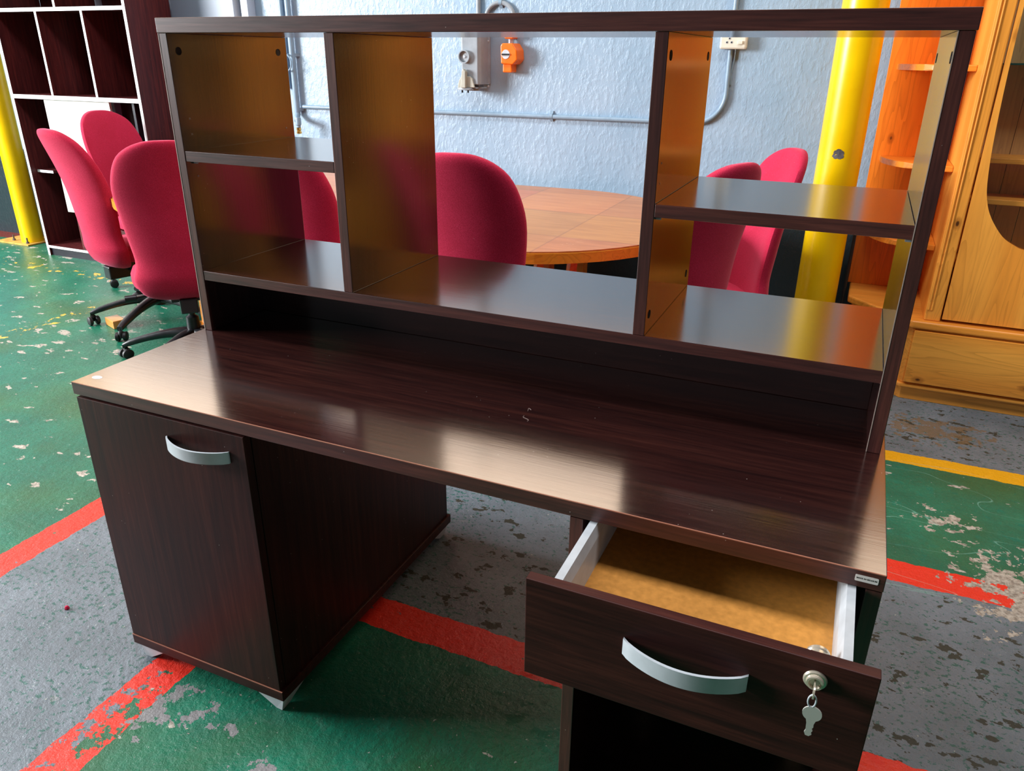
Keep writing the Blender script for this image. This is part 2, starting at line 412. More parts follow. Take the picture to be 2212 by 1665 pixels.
def dup(root, loc, rz, label):
    r = root.copy(); COL.objects.link(r); r.location = loc; r.rotation_euler = (0, 0, rz); r['label'] = label
    for ch in list(root.children):
        c = ch.copy(); COL.objects.link(c); c.parent = r
        for g_ in list(ch.children):
            d = g_.copy(); COL.objects.link(d); d.parent = c
    return r

WY = 3.15      # plane of the back wall
# ------------------------------------------------------------------ setting
def setting():
    struct(box('floor', -7.2, 5.5, -6.5, WY, -0.12, 0.0, 'floor', bevel=0))
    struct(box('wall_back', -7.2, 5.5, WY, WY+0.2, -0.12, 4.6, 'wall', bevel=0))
    # left wall with a big window opening for the daylight
    bm = bmesh.new()
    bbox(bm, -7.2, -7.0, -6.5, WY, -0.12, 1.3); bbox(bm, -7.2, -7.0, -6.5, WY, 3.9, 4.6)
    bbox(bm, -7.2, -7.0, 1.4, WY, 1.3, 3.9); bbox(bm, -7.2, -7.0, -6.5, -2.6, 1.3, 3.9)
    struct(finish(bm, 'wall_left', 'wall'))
    # steel door with its frame behind the bookcase
    d = struct(box('door_1', -3.35, -2.225, WY-0.035, WY-0.001, 0.0, 2.15, 'door_paint', bevel=0.003))
    fr = bmesh.new()
    for a, b, dep in ((-2.222, -2.190, 0.10), (-2.160, -2.105, 0.07)):
        bbox(fr, a, b, WY-dep, WY-0.001, 0, 2.2)
    bbox(fr, -3.42, -2.105, WY-0.10, WY-0.001, 2.16, 2.22)
    bbox(fr, -3.42, -3.36, WY-0.10, WY-0.001, 0, 2.16)
    finish(fr, 'door_frame', 'frame_paint', d, bevel=0.004)
setting()

# ------------------------------------------------------------------ desk
H = 0.75; T = 0.0285; DW = 1.5962; DT = H-T
def bow_handle(parent, x0, x1, yf, zc):
    bm = bmesh.new(); n = 20; hh = 0.0128; th = 0.0042; sag = 0.030
    outer = []; 
    for i in range(n+1):
        t = i/n; x = x0+(x1-x0)*t; y = yf - sag*math.sin(PI*t)**0.75 * 0.98 if 0 < t < 1 else yf
        outer.append((x, y))
    pts = [(x, y-th) for x, y in outer] + [(x, y) for x, y in outer[::-1]]
    prism(bm, pts, zc-hh, zc+hh, 'Z')
    return finish(bm, 'handle', 'silver', parent, smooth=30)
def corner_foot(parent, cx, cy, sx, sy, z1):
    # tapered three-sided foot; the corner points away from the cabinet centre
    bm = bmesh.new()
    top = [(cx, cy), (cx+sx*0.095, cy), (cx, cy+sy*0.095)]
    bot = [(cx+sx*0.012, cy+sy*0.003), (cx+sx*0.030, cy+sy*0.004), (cx+sx*0.013, cy+sy*0.030)]
    a = [bm.verts.new((x, y, z1)) for x, y in top]; b = [bm.verts.new((x, y, 0.0)) for x, y in bot]
    bm.faces.new(a); bm.faces.new(b[::-1])
    for i in range(3): bm.faces.new((a[i], a[(i+1) % 3], b[(i+1) % 3], b[i]))
    return finish(bm, 'foot', 'grey_foot', parent, bevel=0.001)
def desk():
    t = thing('desk', 'dark wood office desk with door cabinet at left and open drawer at right', 'desk', (DW/2, 0.4, 0))
    top = box('desktop', 0, DW, 0, 0.80, DT, H, 'wx', t, 0.0012)
    # thin worn edge line along the front of the top
    box('edge_strip', 0.001, DW-0.001, -0.0006, 0.0010, H-0.0013, H+0.0002, 'copper_edge', top, 0)
    sp = bmesh.new(); lathe(sp, [(0.0, H+0.0001), (0.010, H+0.0001), (0.0095, H+0.0004), (0.0, H+0.0005)], (0.031, 0.040, 0))
    for v in sp.verts: v.co.x = 0.031+(v.co.x-0.031)*1.3; v.co.y = 0.040+(v.co.y-0.040)*0.8
    finish(sp, 'worn_spot', 'white_edge', top)
    # left cabinet
    box('side_panel', 0.0111, 0.0330, 0.018, 0.789, 0.073, DT-0.001, 'wz', t)
    box('side_panel', 0.4462, 0.4680, 0.018, 0.789, 0.073, DT-0.001, 'fz', t)
    box('back_panel', 0.034, 0.4455, 0.765, 0.785, 0.073, DT-0.001, 'wz', t)
    door = box('cabinet_door', 0.0111, 0.4680, -0.0035, 0.0155, 0.0735, DT-0.0035, 'fz', t, 0.0012)
    bow_handle(door, 0.263, 0.427, -0.0030, 0.666)
    b = box('base_board', 0.0095, 0.4745, -0.0045, 0.800, 0.045, 0.0725, 'fx', t, 0.0012)
    box('edge_strip', 0.0100, 0.4740, -0.0050, -0.0030, 0.0710, 0.0727, 'copper_edge', b, 0)
    for cx, cy, sx, sy in ((0.468, 0.004, -1, 1), (0.016, 0.004, 1, 1), (0.468, 0.79, -1, -1), (0.022, 0.79, 1, -1)):
        corner_foot(t, cx, cy, sx, sy, 0.0445)
    # right cabinet
    box('side_panel', 1.1365, 1.1585, 0.0, 0.789, 0.073, DT-0.001, 'wz', t)
    box('side_panel', 1.5740, 1.5955, 0.0, 0.789, 0.073, DT-0.001, 'wz', t)
    box('back_panel', 1.1592, 1.5733, 0.765, 0.785, 0.073, DT-0.001, 'wz', t)
    box('base_board', 1.130, 1.5965, -0.0045, 0.800, 0.045, 0.0725, 'wx', t, 0.0012)
    for cx, cy, sx, sy in ((1.588, 0.006, -1, 1), (1.142, 0.006, 1, 1), (1.588, 0.79, -1, -1), (1.142, 0.79, 1, -1)):
        corner_foot(t, cx, cy, sx, sy, 0.0445)
    for s in (0, 1):   # runners on the cabinet walls
        x0, x1 = ((1.159, 1.166), (1.567, 1.5735))[s]
        box('drawer_runner', x0, x1, 0.01, 0.42, 0.615, 0.632, 'grey_metal', t)
    # drawer pulled out
    yf = -0.186
    dr = box('drawer', 1.176, 1.556, yf+0.018, 0.26, 0.640, 0.646, 'mdf', t, 0)
    box('drawer_front', 1.1379, 1.5922, yf, yf+0.018, 0.5606, 0.7302, 'fx', dr, 0.0012)
    for s in (0, 1):
        bm = bmesh.new()
        if s == 0: prof = [(1.170, 0.622), (1.170, 0.720), (1.1825, 0.720), (1.1825, 0.712), (1.176, 0.645), (1.176, 0.622)]
        else: prof = [(1.562, 0.622), (1.562, 0.720), (1.5495, 0.720), (1.5495, 0.712), (1.556, 0.645), (1.556, 0.622)]
        if s == 0: prof = [(1.170, 0.622), (1.170, 0.720), (1.1825, 0.720), (1.1870, 0.700), (1.1870, 0.646), (1.1870, 0.622)]
        else: prof = [(1.562, 0.622), (1.562, 0.720), (1.5505, 0.720), (1.5450, 0.700), (1.5450, 0.646), (1.5450, 0.622)]
        prism(bm, prof, yf+0.018, 0.26, 'Y')
        finish(bm, 'drawer_side', 'grey_metal', dr)
    box('drawer_back', 1.1872, 1.5448, 0.248, 0.260, 0.6465, 0.712, 'grey_metal', dr)
    bow_handle(dr, 1.283, 1.447, yf, 0.667)
    bm = bmesh.new()
    lathe(bm, [(0.0, -0.004), (0.006, -0.0042), (0.0075, -0.0075), (0.0098, -0.0075), (0.0105, -0.0035), (0.0128, -0.0030), (0.0142, -0.0008), (0.0142, 0.0)], (1.523, yf, 0.7015), 'Y', 32)
    finish(bm, 'lock', 'nickel', dr, smooth=30)
    bm = bmesh.new(); lathe(bm, [(0.0, 0.0), (0.0135, 0.0), (0.0135, 0.020), (0.0150, 0.022), (0.0150, 0.026), (0.011, 0.028), (0.0, 0.028)], (1.523, yf+0.0182, 0.7040), 'Y', 24)
    finish(bm, 'lock_housing', 'nickel', dr, smooth=30)
    # sticker
    st = bmesh.new()
    w, h = 0.0150, 0.0052; rr = 0.0016; pts = []
    for cx, cy, a0 in ((w-rr, h-rr, 0), (-w+rr, h-rr, 90), (-w+rr, -h+rr, 180), (w-rr, -h+rr, 270)):
        pts += arc(cx, cy, rr, a0, a0+90, 4)
    pts = [(1.5725+x, 0.7368+z) for x, z in pts]
    prism(st, pts, -0.0005, -0.0001, 'Y')
    sk = finish(st, 'sticker', 'sticker_white', t)
    sk['label'] = 'small off-white origin sticker on the desktop edge'
    cu = bpy.data.curves.new('lettering', 'FONT'); cu.body = 'MADE IN BELGIUM'; cu.size = 0.0040; cu.align_x = 'CENTER'; cu.align_y = 'CENTER'; cu.extrude = 0.00005; cu.offset = 0.00005
    tmp = bpy.data.objects.new('tmp', cu); COL.objects.link(tmp)
    bpy.context.view_layer.update()
    me = bpy.data.meshes.new_from_object(tmp.evaluated_get(bpy.context.evaluated_depsgraph_get()))
    bpy.data.objects.remove(tmp)
    xs = [v.co.x for v in me.vertices]; sc = 0.0262/(max(xs)-min(xs))
    for v in me.vertices:
        x, y, z = v.co; v.co = (1.5725+x*sc, -0.00058-z, 0.7368+y*sc*1.05)
    o_ = org(sk)
    for v in me.vertices: v.co -= o_
    me.name = 'lettering'; me.materials.clear(); link('lettering', me, 'ink', sk)
    return t
MT['sticker_white'] = plain('sticker_paper', (0.92, 0.88, 0.84), 0.4, var=0.04)
MT['ink'] = plain('black_ink', (0.01, 0.01, 0.01), 0.5)
desk()

def keys():
    yf = -0.186; cx, cz = 1.523, 0.7015
    t = thing('key_bunch', 'two silver keys on a ring hanging from the drawer lock', 'keys', (cx, yf-0.006, cz))
    # key in the lock: short shaft and bow standing out of the drawer
    bm = bmesh.new()
    bbox(bm, cx-0.0008, cx+0.0008, yf-0.014, yf-0.0045, cz-0.003, cz+0.003)
    pts = arc(yf-0.0205, cz-0.001, 0.0085, 0, 360, 18)[:-1]
    prism(bm, pts, cx-0.0009, cx+0.0009, 'X')
    finish(bm, 'key', 'nickel', t, bevel=0)
    bm = bmesh.new()
    ring = [(cx+0.001, yf-0.0235+0.0075*math.sin(a)*0.35, cz-0.0120+0.0085*math.cos(a)) if False else (cx+0.0045*math.sin(a), yf-0.0235, cz-0.0125+0.0095*math.cos(a)) for a in [2*PI*i/20 for i in range(21)]]
    tube(bm, ring, 0.0011, 8, False)
    finish(bm, 'key_ring', 'silver', t, smooth=60)
    bm = bmesh.new()
    kx, kz, ky = cx+0.003, cz-0.0315, yf-0.0235
    bow = arc(kx, kz, 0.0112, 240, -60, 20)
    pts = bow + [(kx+0.0042, kz-0.0155), (kx+0.0045, kz-0.020), (kx+0.0030, kz-0.023), (kx+0.0045, kz-0.026), (kx+0.0030, kz-0.029), (kx+0.0042, kz-0.032), (kx+0.0012, kz-0.0355),
                 (kx-0.0028, kz-0.0350), (kx-0.0045, kz-0.031), (kx-0.0035, kz-0.027), (kx-0.0042, kz-0.0155)]
    prism(bm, pts, ky-0.0009, ky+0.0009, 'Y')
    o = finish(bm, 'key', 'key_steel', t)
MT['key_steel'] = plain('key_steel', (0.56, 0.55, 0.50), 0.3, 0.1, 0.05)
keys()

# ------------------------------------------------------------------ hutch on the desk
def hutch():
    X0, X1 = 0.0080, 1.5875; Y0, Y1 = 0.3784, 0.776; TP = 0.0232; ZT = 1.4381; ZB = 0.9058
    D1, D2 = 0.4489, 1.1194; ZL, ZR = 1.1896, 1.1564
    t = thing('desk_hutch', 'dark wood open shelf hutch standing on the desk', 'hutch', ((X0+X1)/2, (Y0+Y1)/2, H))
    box('top_board', X0-0.001, X1+0.002, Y0-0.002, Y1, ZT, ZT+0.0302, 'wx', t, 0.0012)
    a = box('side_panel', X0, X0+TP, Y0, Y1, H+0.0003, ZT-0.0002, 'wz', t, 0.001)
    b = box('side_panel', X1-TP, X1, Y0, Y1, H+0.0003, ZT-0.0002, 'wz', t, 0.001)
    xi0, xi1 = X0+TP, X1-TP
    box('bottom_shelf', xi0+0.0002, xi1-0.0002, Y0+0.001, Y1, ZB-TP, ZB, 'wx', t, 0.001)
    d1 = box('divider', D1, D1+TP, Y0+0.001, Y1, ZB+0.0002, ZT-0.0002, 'wz', t, 0.001)
    d2 = box('divider', D2, D2+TP, Y0+0.001, Y1, ZB+0.0002, ZT-0.0002, 'wz', t, 0.001)
    s1 = box('shelf', xi0+0.0005, D1-0.0005, Y0+0.001, Y1-0.002, ZL-TP, ZL, 'wx', t, 0.001)
    s2 = box('shelf', D2+TP+0.0005, xi1-0.0005, Y0+0.001, Y1-0.002, ZR-TP, ZR, 'wx', t, 0.001)
    box('back_panel', xi0+0.0002, xi1-0.0002, 0.572, 0.590, H+0.0003, ZB-TP-0.0002, 'wx', t)
    # pale edge lines
    box('edge_strip', xi1-0.0006, xi1+0.0008, Y0-0.0004, Y0+0.0008, H+0.0005, ZT-0.0005, 'edge', b, 0)
    box('edge_strip', X0-0.0006, X0+0.0014, Y0-0.0006, Y0+0.0008, H+0.0005, ZT-0.0005, 'edge', a, 0)
    # cam holes
    def hole(par, x, y, z, r, s):
        bm = bmesh.new(); lathe(bm, [(0.0, s*0.0001), (r*0.82, s*0.0001), (r, s*0.0007), (r, 0.0)], (x, y, z), 'X', 20)
        finish(bm, 'fixing_hole', 'hole', par)
    for y in (0.407, 0.742):
        for z in (1.402,): 
            hole(a, xi0, y, z, 0.0085, 1); hole(d2, D2+TP, y, z, 0.0085, 1); hole(b, xi1, y, z, 0.0085, -1)
        hole(d2, D2+TP, y, 0.942, 0.0085, 1)
    def peg(par, x, y, z, r=0.0025, s=1):
        bm = bmesh.new(); lathe(bm, [(0.0, s*0.0005), (r, s*0.0005), (r, 0.0)], (x, y, z), 'X', 10)
        finish(bm, 'pin_hole', 'edge', par)
    for z in (1.259, 1.225, 1.130):
        peg(a, xi0, 0.410, z)
    peg(a, xi0, 0.744, 1.215)
    for z in (1.190, 1.225): peg(d2, D2+TP, 0.405, z, 0.002)
    def pin(par, x, y, z, s):
        bm = bmesh.new(); lathe(bm, [(0.003, 0.0), (0.003, s*0.009), (0.0, s*0.0095)], (x, y, z), 'X', 10)
        bbox(bm, min(x+s*0.001, x+s*0.009), max(x+s*0.001, x+s*0.009), y-0.004, y+0.004, z-0.001, z+0.001)
        finish(bm, 'shelf_pin', 'silver', par)
    pin(s1, xi0, 0.405, ZL-TP-0.0045, 1); pin(s2, D2+TP, 0.400, ZR-TP-0.0045, 1); pin(s2, xi1, 0.400, ZR-TP-0.0045, -1)
hutch()

# ------------------------------------------------------------------ chairs
def lerp_tab(tab, x):
    for i in range(len(tab)-1):
        a, b = tab[i], tab[i+1]
        if x <= b[0]:
            u = (x-a[0])/(b[0]-a[0]); u = max(0, u)
            u2 = u
            return [a[k]+(b[k]-a[k])*u2 for k in range(1, len(a))]
    return list(tab[-1][1:])
def smooth_path(tab, n):
    """Catmull-Rom through rows"""
    out = []; m = len(tab)
    for i in range(m-1):
        p0, p1, p2, p3 = tab[max(i-1, 0)], tab[i], tab[i+1], tab[min(i+2, m-1)]
        for k in range(n):
            u = k/n
            out.append([0.5*((2*b)+(-a+c)*u+(2*a-5*b+4*c-d)*u*u+(-a+3*b-3*c+d)*u**3) for a, b, c, d in zip(p0, p1, p2, p3)])
    out.append(list(tab[-1])); return out
def cushion_back(bm):
    # rows: z, y(spine), half width, thickness half, forward curl of the sides
    tab = [(0.360, -0.150, 0.060, 0.012, 0.00), (0.372, -0.170, 0.120, 0.030, 0.01), (0.405, -0.200, 0.172, 0.042, 0.025), (0.47, -0.222, 0.196, 0.044, 0.04),
           (0.515, -0.230, 0.186, 0.040, 0.045), (0.565, -0.234, 0.178, 0.038, 0.045), (0.66, -0.240, 0.190, 0.040, 0.045), (0.78, -0.252, 0.205, 0.040, 0.045),
           (0.88, -0.272, 0.212, 0.038, 0.04), (0.96, -0.295, 0.198, 0.036, 0.035), (1.02, -0.315, 0.170, 0.034, 0.028), (1.058, -0.330, 0.125, 0.030, 0.018), (1.078, -0.338, 0.075, 0.022, 0.008), (1.084, -0.341, 0.035, 0.010, 0.0)]
    rows = smooth_path(tab, 3); N = 28; rings = []
    for z, y, w, th, curl in rows:
        w *= 0.97; z = 0.36+(z-0.36)*1.02
        ring = []
        for k in range(N):
            a = 2*PI*k/N; ca, sa = math.cos(a), math.sin(a)
            x = w*math.copysign(abs(ca)**0.72, ca); yy = th*math.copysign(abs(sa)**0.72, sa)
            ring.append(bm.verts.new((x, y+yy+curl*(x/w)**2, z)))
        rings.append(ring)
    for i in range(len(rings)-1):
        for k in range(N): bm.faces.new((rings[i][k], rings[i][(k+1) % N], rings[i+1][(k+1) % N], rings[i+1][k]))
    bm.faces.new(rings[0][::-1]); bm.faces.new(rings[-1])
def cushion_seat(bm):
    N = 40; lay = [(0.40, 0.86), (0.408, 0.97), (0.43, 1.0), (0.455, 1.0), (0.475, 0.96), (0.488, 0.85), (0.494, 0.6), (0.492, 0.3)]
    rings = []
    for z, s in lay:
        ring = []
        for k in range(N):
            a = 2*PI*k/N; ca, sa = math.cos(a), math.sin(a)
            x = 0.215*math.copysign(abs(ca)**0.62, ca); y = 0.03+0.225*math.copysign(abs(sa)**0.62, sa)
            x *= (1.0 - 0.12*max(0, -sa)); fz = -0.018*max(0, (y-0.12)/0.12)
            ring.append(bm.verts.new((x*s, 0.03+(y-0.03)*s, z+fz)))
        rings.append(ring)
    for i in range(len(rings)-1):
        for k in range(N): bm.faces.new((rings[i][k], rings[i][(k+1) % N], rings[i+1][(k+1) % N], rings[i+1][k]))
    bm.faces.new(rings[0][::-1]); bm.faces.new(rings[-1])
CG = 'red office chairs around the meeting table'
def make_chair(label, loc, rz, base_rot):
    t = thing('office_chair', label, 'chair', loc, rz, CG)
    bm = bmesh.new(); cushion_back(bm); finish(bm, 'backrest', 'fabric', t, True, False)
    bm = bmesh.new(); cushion_seat(bm); finish(bm, 'seat', 'fabric', t, 50, False)
    bm = bmesh.new(); bbox(bm, -0.07, 0.07, -0.13, 0.10, 0.335, 0.398)
    bbox(bm, -0.035, 0.035, -0.215, -0.10, 0.300, 0.372)
    finish(bm, 'mechanism', 'black_plastic', t, world=False, bevel=0.006)
    bm = bmesh.new(); lathe(bm, [(0.012, 0.10), (0.030, 0.10), (0.027, 0.22), (0.020, 0.225), (0.014, 0.23), (0.014, 0.335)], (0, 0, 0)); finish(bm, 'gas_column', 'black_plastic', t, 40, False)
    bm = bmesh.new(); tube(bm, [(-0.06, -0.02, 0.355), (-0.17, -0.02, 0.350), (-0.215, -0.02, 0.345)], [0.005, 0.005, 0.005], 8)
    tube(bm, [(-0.205, -0.02, 0.346), (-0.25, -0.02, 0.344)], (0.017), 12); finish(bm, 'adjusting_knob', 'black_plastic', t, 40, False)
    bm = bmesh.new(); tube(bm, [(0.06, 0.0, 0.36), (0.17, 0.03, 0.355), (0.23, 0.035, 0.33)], [0.005, 0.005, (0.012, 0.004)], 8); finish(bm, 'lever', 'black_plastic', t, 40, False)
    # 5-star base
    for i in range(5):
        a = base_rot+i*2*PI/5; ca, sa = math.cos(a), math.sin(a)
        prof = [(0.0, 0.135, 0.034, 0.024), (0.05, 0.138, 0.032, 0.024), (0.12, 0.132, 0.026, 0.021), (0.20, 0.115, 0.022, 0.018), (0.285, 0.088, 0.019, 0.016), (0.325, 0.070, 0.015, 0.013)]
        rows = smooth_path(prof, 3); bm = bmesh.new(); rings = []
        for r_, z_, w_, h_ in rows:
            ring = []
            for k in range(12):
                b = 2*PI*k/12; u = w_*math.copysign(abs(math.cos(b))**0.7, math.cos(b)); v = h_*math.copysign(abs(math.sin(b))**0.7, math.sin(b))
                ring.append(bm.verts.new((r_*ca-u*sa, r_*sa+u*ca, z_+v)))
            rings.append(ring)
        for j in range(len(rings)-1):
            for k in range(12): bm.faces.new((rings[j][k], rings[j][(k+1) % 12], rings[j+1][(k+1) % 12], rings[j+1][k]))
        bm.faces.new(rings[0][::-1]); bm.faces.new(rings[-1])
        leg = finish(bm, 'base_leg', 'black_plastic', t, 50, False)
        # castor
        bm = bmesh.new(); px, py = 0.32*ca, 0.32*sa
        th = a+0.9+i*1.3; cx, cy = math.cos(th), math.sin(th)
        lathe(bm, [(0.006, 0.045), (0.006, 0.07)], (px, py, 0), 'Z', 10)
        def wheel(off):
            ax = Vector((-cy, cx, 0)); c = Vector((px, py, 0.026))+ax*off
            u = Vector((cx, cy, 0)); v = Vector((0, 0, 1)); n = 20
            prof2 = [(0.0, -0.009), (0.020, -0.009), (0.025, -0.006), (0.025, 0.006), (0.020, 0.009), (0.0, 0.009)]
            rr = [[bm.verts.new(c+ax*h+(u*math.cos(2*PI*k/n)+v*math.sin(2*PI*k/n))*max(r, 1e-4)) for k in range(n)] for r, h in prof2]
            for q in range(len(rr)-1):
                for k in range(n): bm.faces.new((rr[q][k], rr[q][(k+1) % n], rr[q+1][(k+1) % n], rr[q+1][k]))
        wheel(-0.016); wheel(0.016)
        # hood between the wheels
        tube(bm, [(px-cx*0.012, py-cy*0.012, 0.020), (px-cx*0.010, py-cy*0.010, 0.040), (px, py, 0.053)], [0.008, 0.011, 0.012], 10)
        finish(bm, 'castor', 'black_rubber', leg, 40, False)
    return t
def ang(dx, dy): return math.atan2(dy, dx)-PI/2
A = make_chair('bright red office chair nearest the left end of the desk, back to the viewer', (-1.40, 1.63, 0), ang(-0.72, 0.69), math.radians(206)-ang(-0.72, 0.69))
A.scale.z = 0.975
for loc, d, hz, lab in (
        ((-2.02, 1.99, 0), (0.28, 0.96), 0.965, 'red office chair seen side-on in front of the slim yellow post and bookcase'),
        ((-2.55, 2.52, 0), (0.97, 0.0), 0.975, 'dark red office chair facing the viewer in front of the white bookcase panel'),
        ((-0.53, 1.62, 0), (-0.05, 1.0), 1.0, 'red office chair seen through the lower left compartment of the hutch'),
        ((0.31, 1.44, 0), (-0.10, 1.0), 1.03, 'dark red office chair seen through the wide middle opening, in front of the table'),
        ((0.83, 1.70, 0), (-0.90, 0.43), 1.0, 'red office chair turned away at the right end of the table'),
        ((0.93, 2.31, 0), (-0.86, -0.50), 0.965, 'red office chair facing the viewer, closest to the large yellow pole')):
    c = dup(A, loc, ang(*d), lab); c.scale.z = hz
    if loc[0] == -2.02: c.scale.y = 1.18
A.scale.x = 1.10

# ------------------------------------------------------------------ meeting table
def table():
    cx0, cx1, cy, R, RL = -1.46, 0.10, 2.25, 0.765, 0.70; zt = 0.74
    t = thing('meeting_table', 'long orange wooden meeting table with rounded ends against the blue wall', 'table', ((cx0+cx1)/2, cy, 0))
    def outline(r): return arc(cx1, cy, r, -90, 90, 28)+arc(cx0, cy, r-R+RL, 90, 270, 28)
    bm = bmesh.new(); prism(bm, outline(R-0.006), zt-0.006, zt, 'Z'); finish(bm, 'table_top', 'table', t)
    bm = bmesh.new(); prism(bm, outline(R), zt-0.045, zt-0.0062, 'Z'); finish(bm, 'edge_band', 'table_edge', t, bevel=0.003)
    for px_ in (cx0+0.05, (cx0+cx1)/2, cx1-0.05):
        for k in range(4):
            x = px_+(-0.24+0.16*k); box('leg_slat', x-0.035, x+0.035, cy-0.30+0.05*(k % 2), cy-0.24+0.05*(k % 2), 0.04, zt-0.0455, 'table_edge', t, 0.003)
        for yy in (cy+0.26,):
            box('leg_slat', px_-0.26, px_-0.19, yy, yy+0.06, 0.04, zt-0.0455, 'table_edge', t, 0.003)
            box('leg_slat', px_+0.19, px_+0.26, yy, yy+0.06, 0.04, zt-0.0455, 'table_edge', t, 0.003)
        box('foot_rail', px_-0.32, px_+0.32, cy-0.36, cy+0.36, 0.0, 0.0395, 'table_edge', t, 0.004)
    # two slanted struts seen under the near right edge
    for x in (0.36, 0.50):
        bm = bmesh.new(); tube(bm, [(x, cy-0.45, zt-0.047), (x-0.10, cy-0.32, 0.04)], 0.022, 8); finish(bm, 'strut', 'table_edge', t)
table()

# ------------------------------------------------------------------ yellow posts
def posts():
    t = thing('yellow_pole', 'large yellow painted steel pole with a scraped patch beside the pine cabinet', 'pole', (1.378, 2.86, 0))
    bm = bmesh.new(); lathe(bm, [(0.093, 0.012), (0.093, 4.6)], (1.378, 2.86, 0), n=48); finish(bm, 'pole_tube', 'yellow', t, True)
    box('base_plate', 1.262, 1.494, 2.745, 2.975, 0, 0.0118, 'yellow_plate', t, 0.002)
    # scraped patch on the skin of the pole: thin irregular curved shell
    bm = bmesh.new(); rng = random.Random(4); R = 0.0937; n = 26; c0 = math.radians(-92)
    ctr = bm.verts.new((1.378+R*math.cos(c0), 2.86+R*math.sin(c0), 1.02)); ring = []
    for k in range(n):
        a = 2*PI*k/n; rr = 1+0.35*rng.uniform(-1, 1)*(0.6 if k % 2 else 0.3)
        da = 0.27*rr*math.cos(a); dz = 0.019*rr*math.sin(a)*(1.3 if math.sin(a) < 0 else 0.9)
        ring.append(bm.verts.new((1.378+R*math.cos(c0+da), 2.86+R*math.sin(c0+da), 1.02+dz)))
    for k in range(n): bm.faces.new((ctr, ring[k], ring[(k+1) % n]))
    finish(bm, 'scraped_patch', 'scar', t)
    t = thing('yellow_pole', 'slim yellow painted post bolted to the floor left of the dark bookcase', 'pole', (-4.47, 3.0, 0))
    bm = bmesh.new(); lathe(bm, [(0.079, 0.012), (0.079, 4.6)], (-4.475, 2.985, 0), n=40); finish(bm, 'pole_tube', 'yellow', t, True)
    box('base_plate', -4.75, -4.37, 2.865, 3.12, 0, 0.0118, 'yellow_plate', t, 0.002)
    for x, y in ((-4.62, 2.93), (-4.42, 2.90)):
        bm = bmesh.new(); lathe(bm, [(0.012, 0.012), (0.012, 0.024), (0.006, 0.0242), (0.006, 0.055), (0.0, 0.056)], (x, y, 0), n=8); finish(bm, 'bolt', 'scar', t)
posts()

# ------------------------------------------------------------------ wall conduits and switches
def tube_thing(name, label, cat, pts, r, mat='pipe', n=14, par=None, loc=None):
    bm = bmesh.new(); tube(bm, pts, r, n)
    if par is None:
        o = finish(bm, name, mat, None, 40); tag(o, label, cat); return o
    return finish(bm, name, mat, par, 40)
def saddle(par, x, z, r, vertical=False, yw=WY):
    bm = bmesh.new(); yc = yw-0.014; pts = []
    w = 0.009
    prof = [(-r-0.016, 0.0), (-r-0.016, 0.003)] + [(-(r+0.0025)*math.cos(math.radians(a)), 0.0125+(r+0.0025)*math.sin(math.radians(a))) for a in range(0, 181, 15)] + [(r+0.016, 0.003), (r+0.016, 0.0)]
    # closed strip: offset outward/inward
    inn = [(-(r)*math.cos(math.radians(a)), 0.0125+(r)*math.sin(math.radians(a))) for a in range(180, -1, -15)]
    pts = prof[:]
    lo, hi = [], []
    for u, v in pts:
        if vertical: lo.append(bm.verts.new((x+u, yw-0.0005-v, z-w))); hi.append(bm.verts.new((x+u, yw-0.0005-v, z+w)))
        else: lo.append(bm.verts.new((x-w, yw-0.0005-v, z+u))); hi.append(bm.verts.new((x+w, yw-0.0005-v, z+u)))
    m = len(pts)
    bm.faces.new(lo); bm.faces.new(hi[::-1])
    for i in range(m): bm.faces.new((lo[i], lo[(i+1) % m], hi[(i+1) % m], hi[i]))
    finish(bm, 'saddle_clip', 'pipe', par, 40)
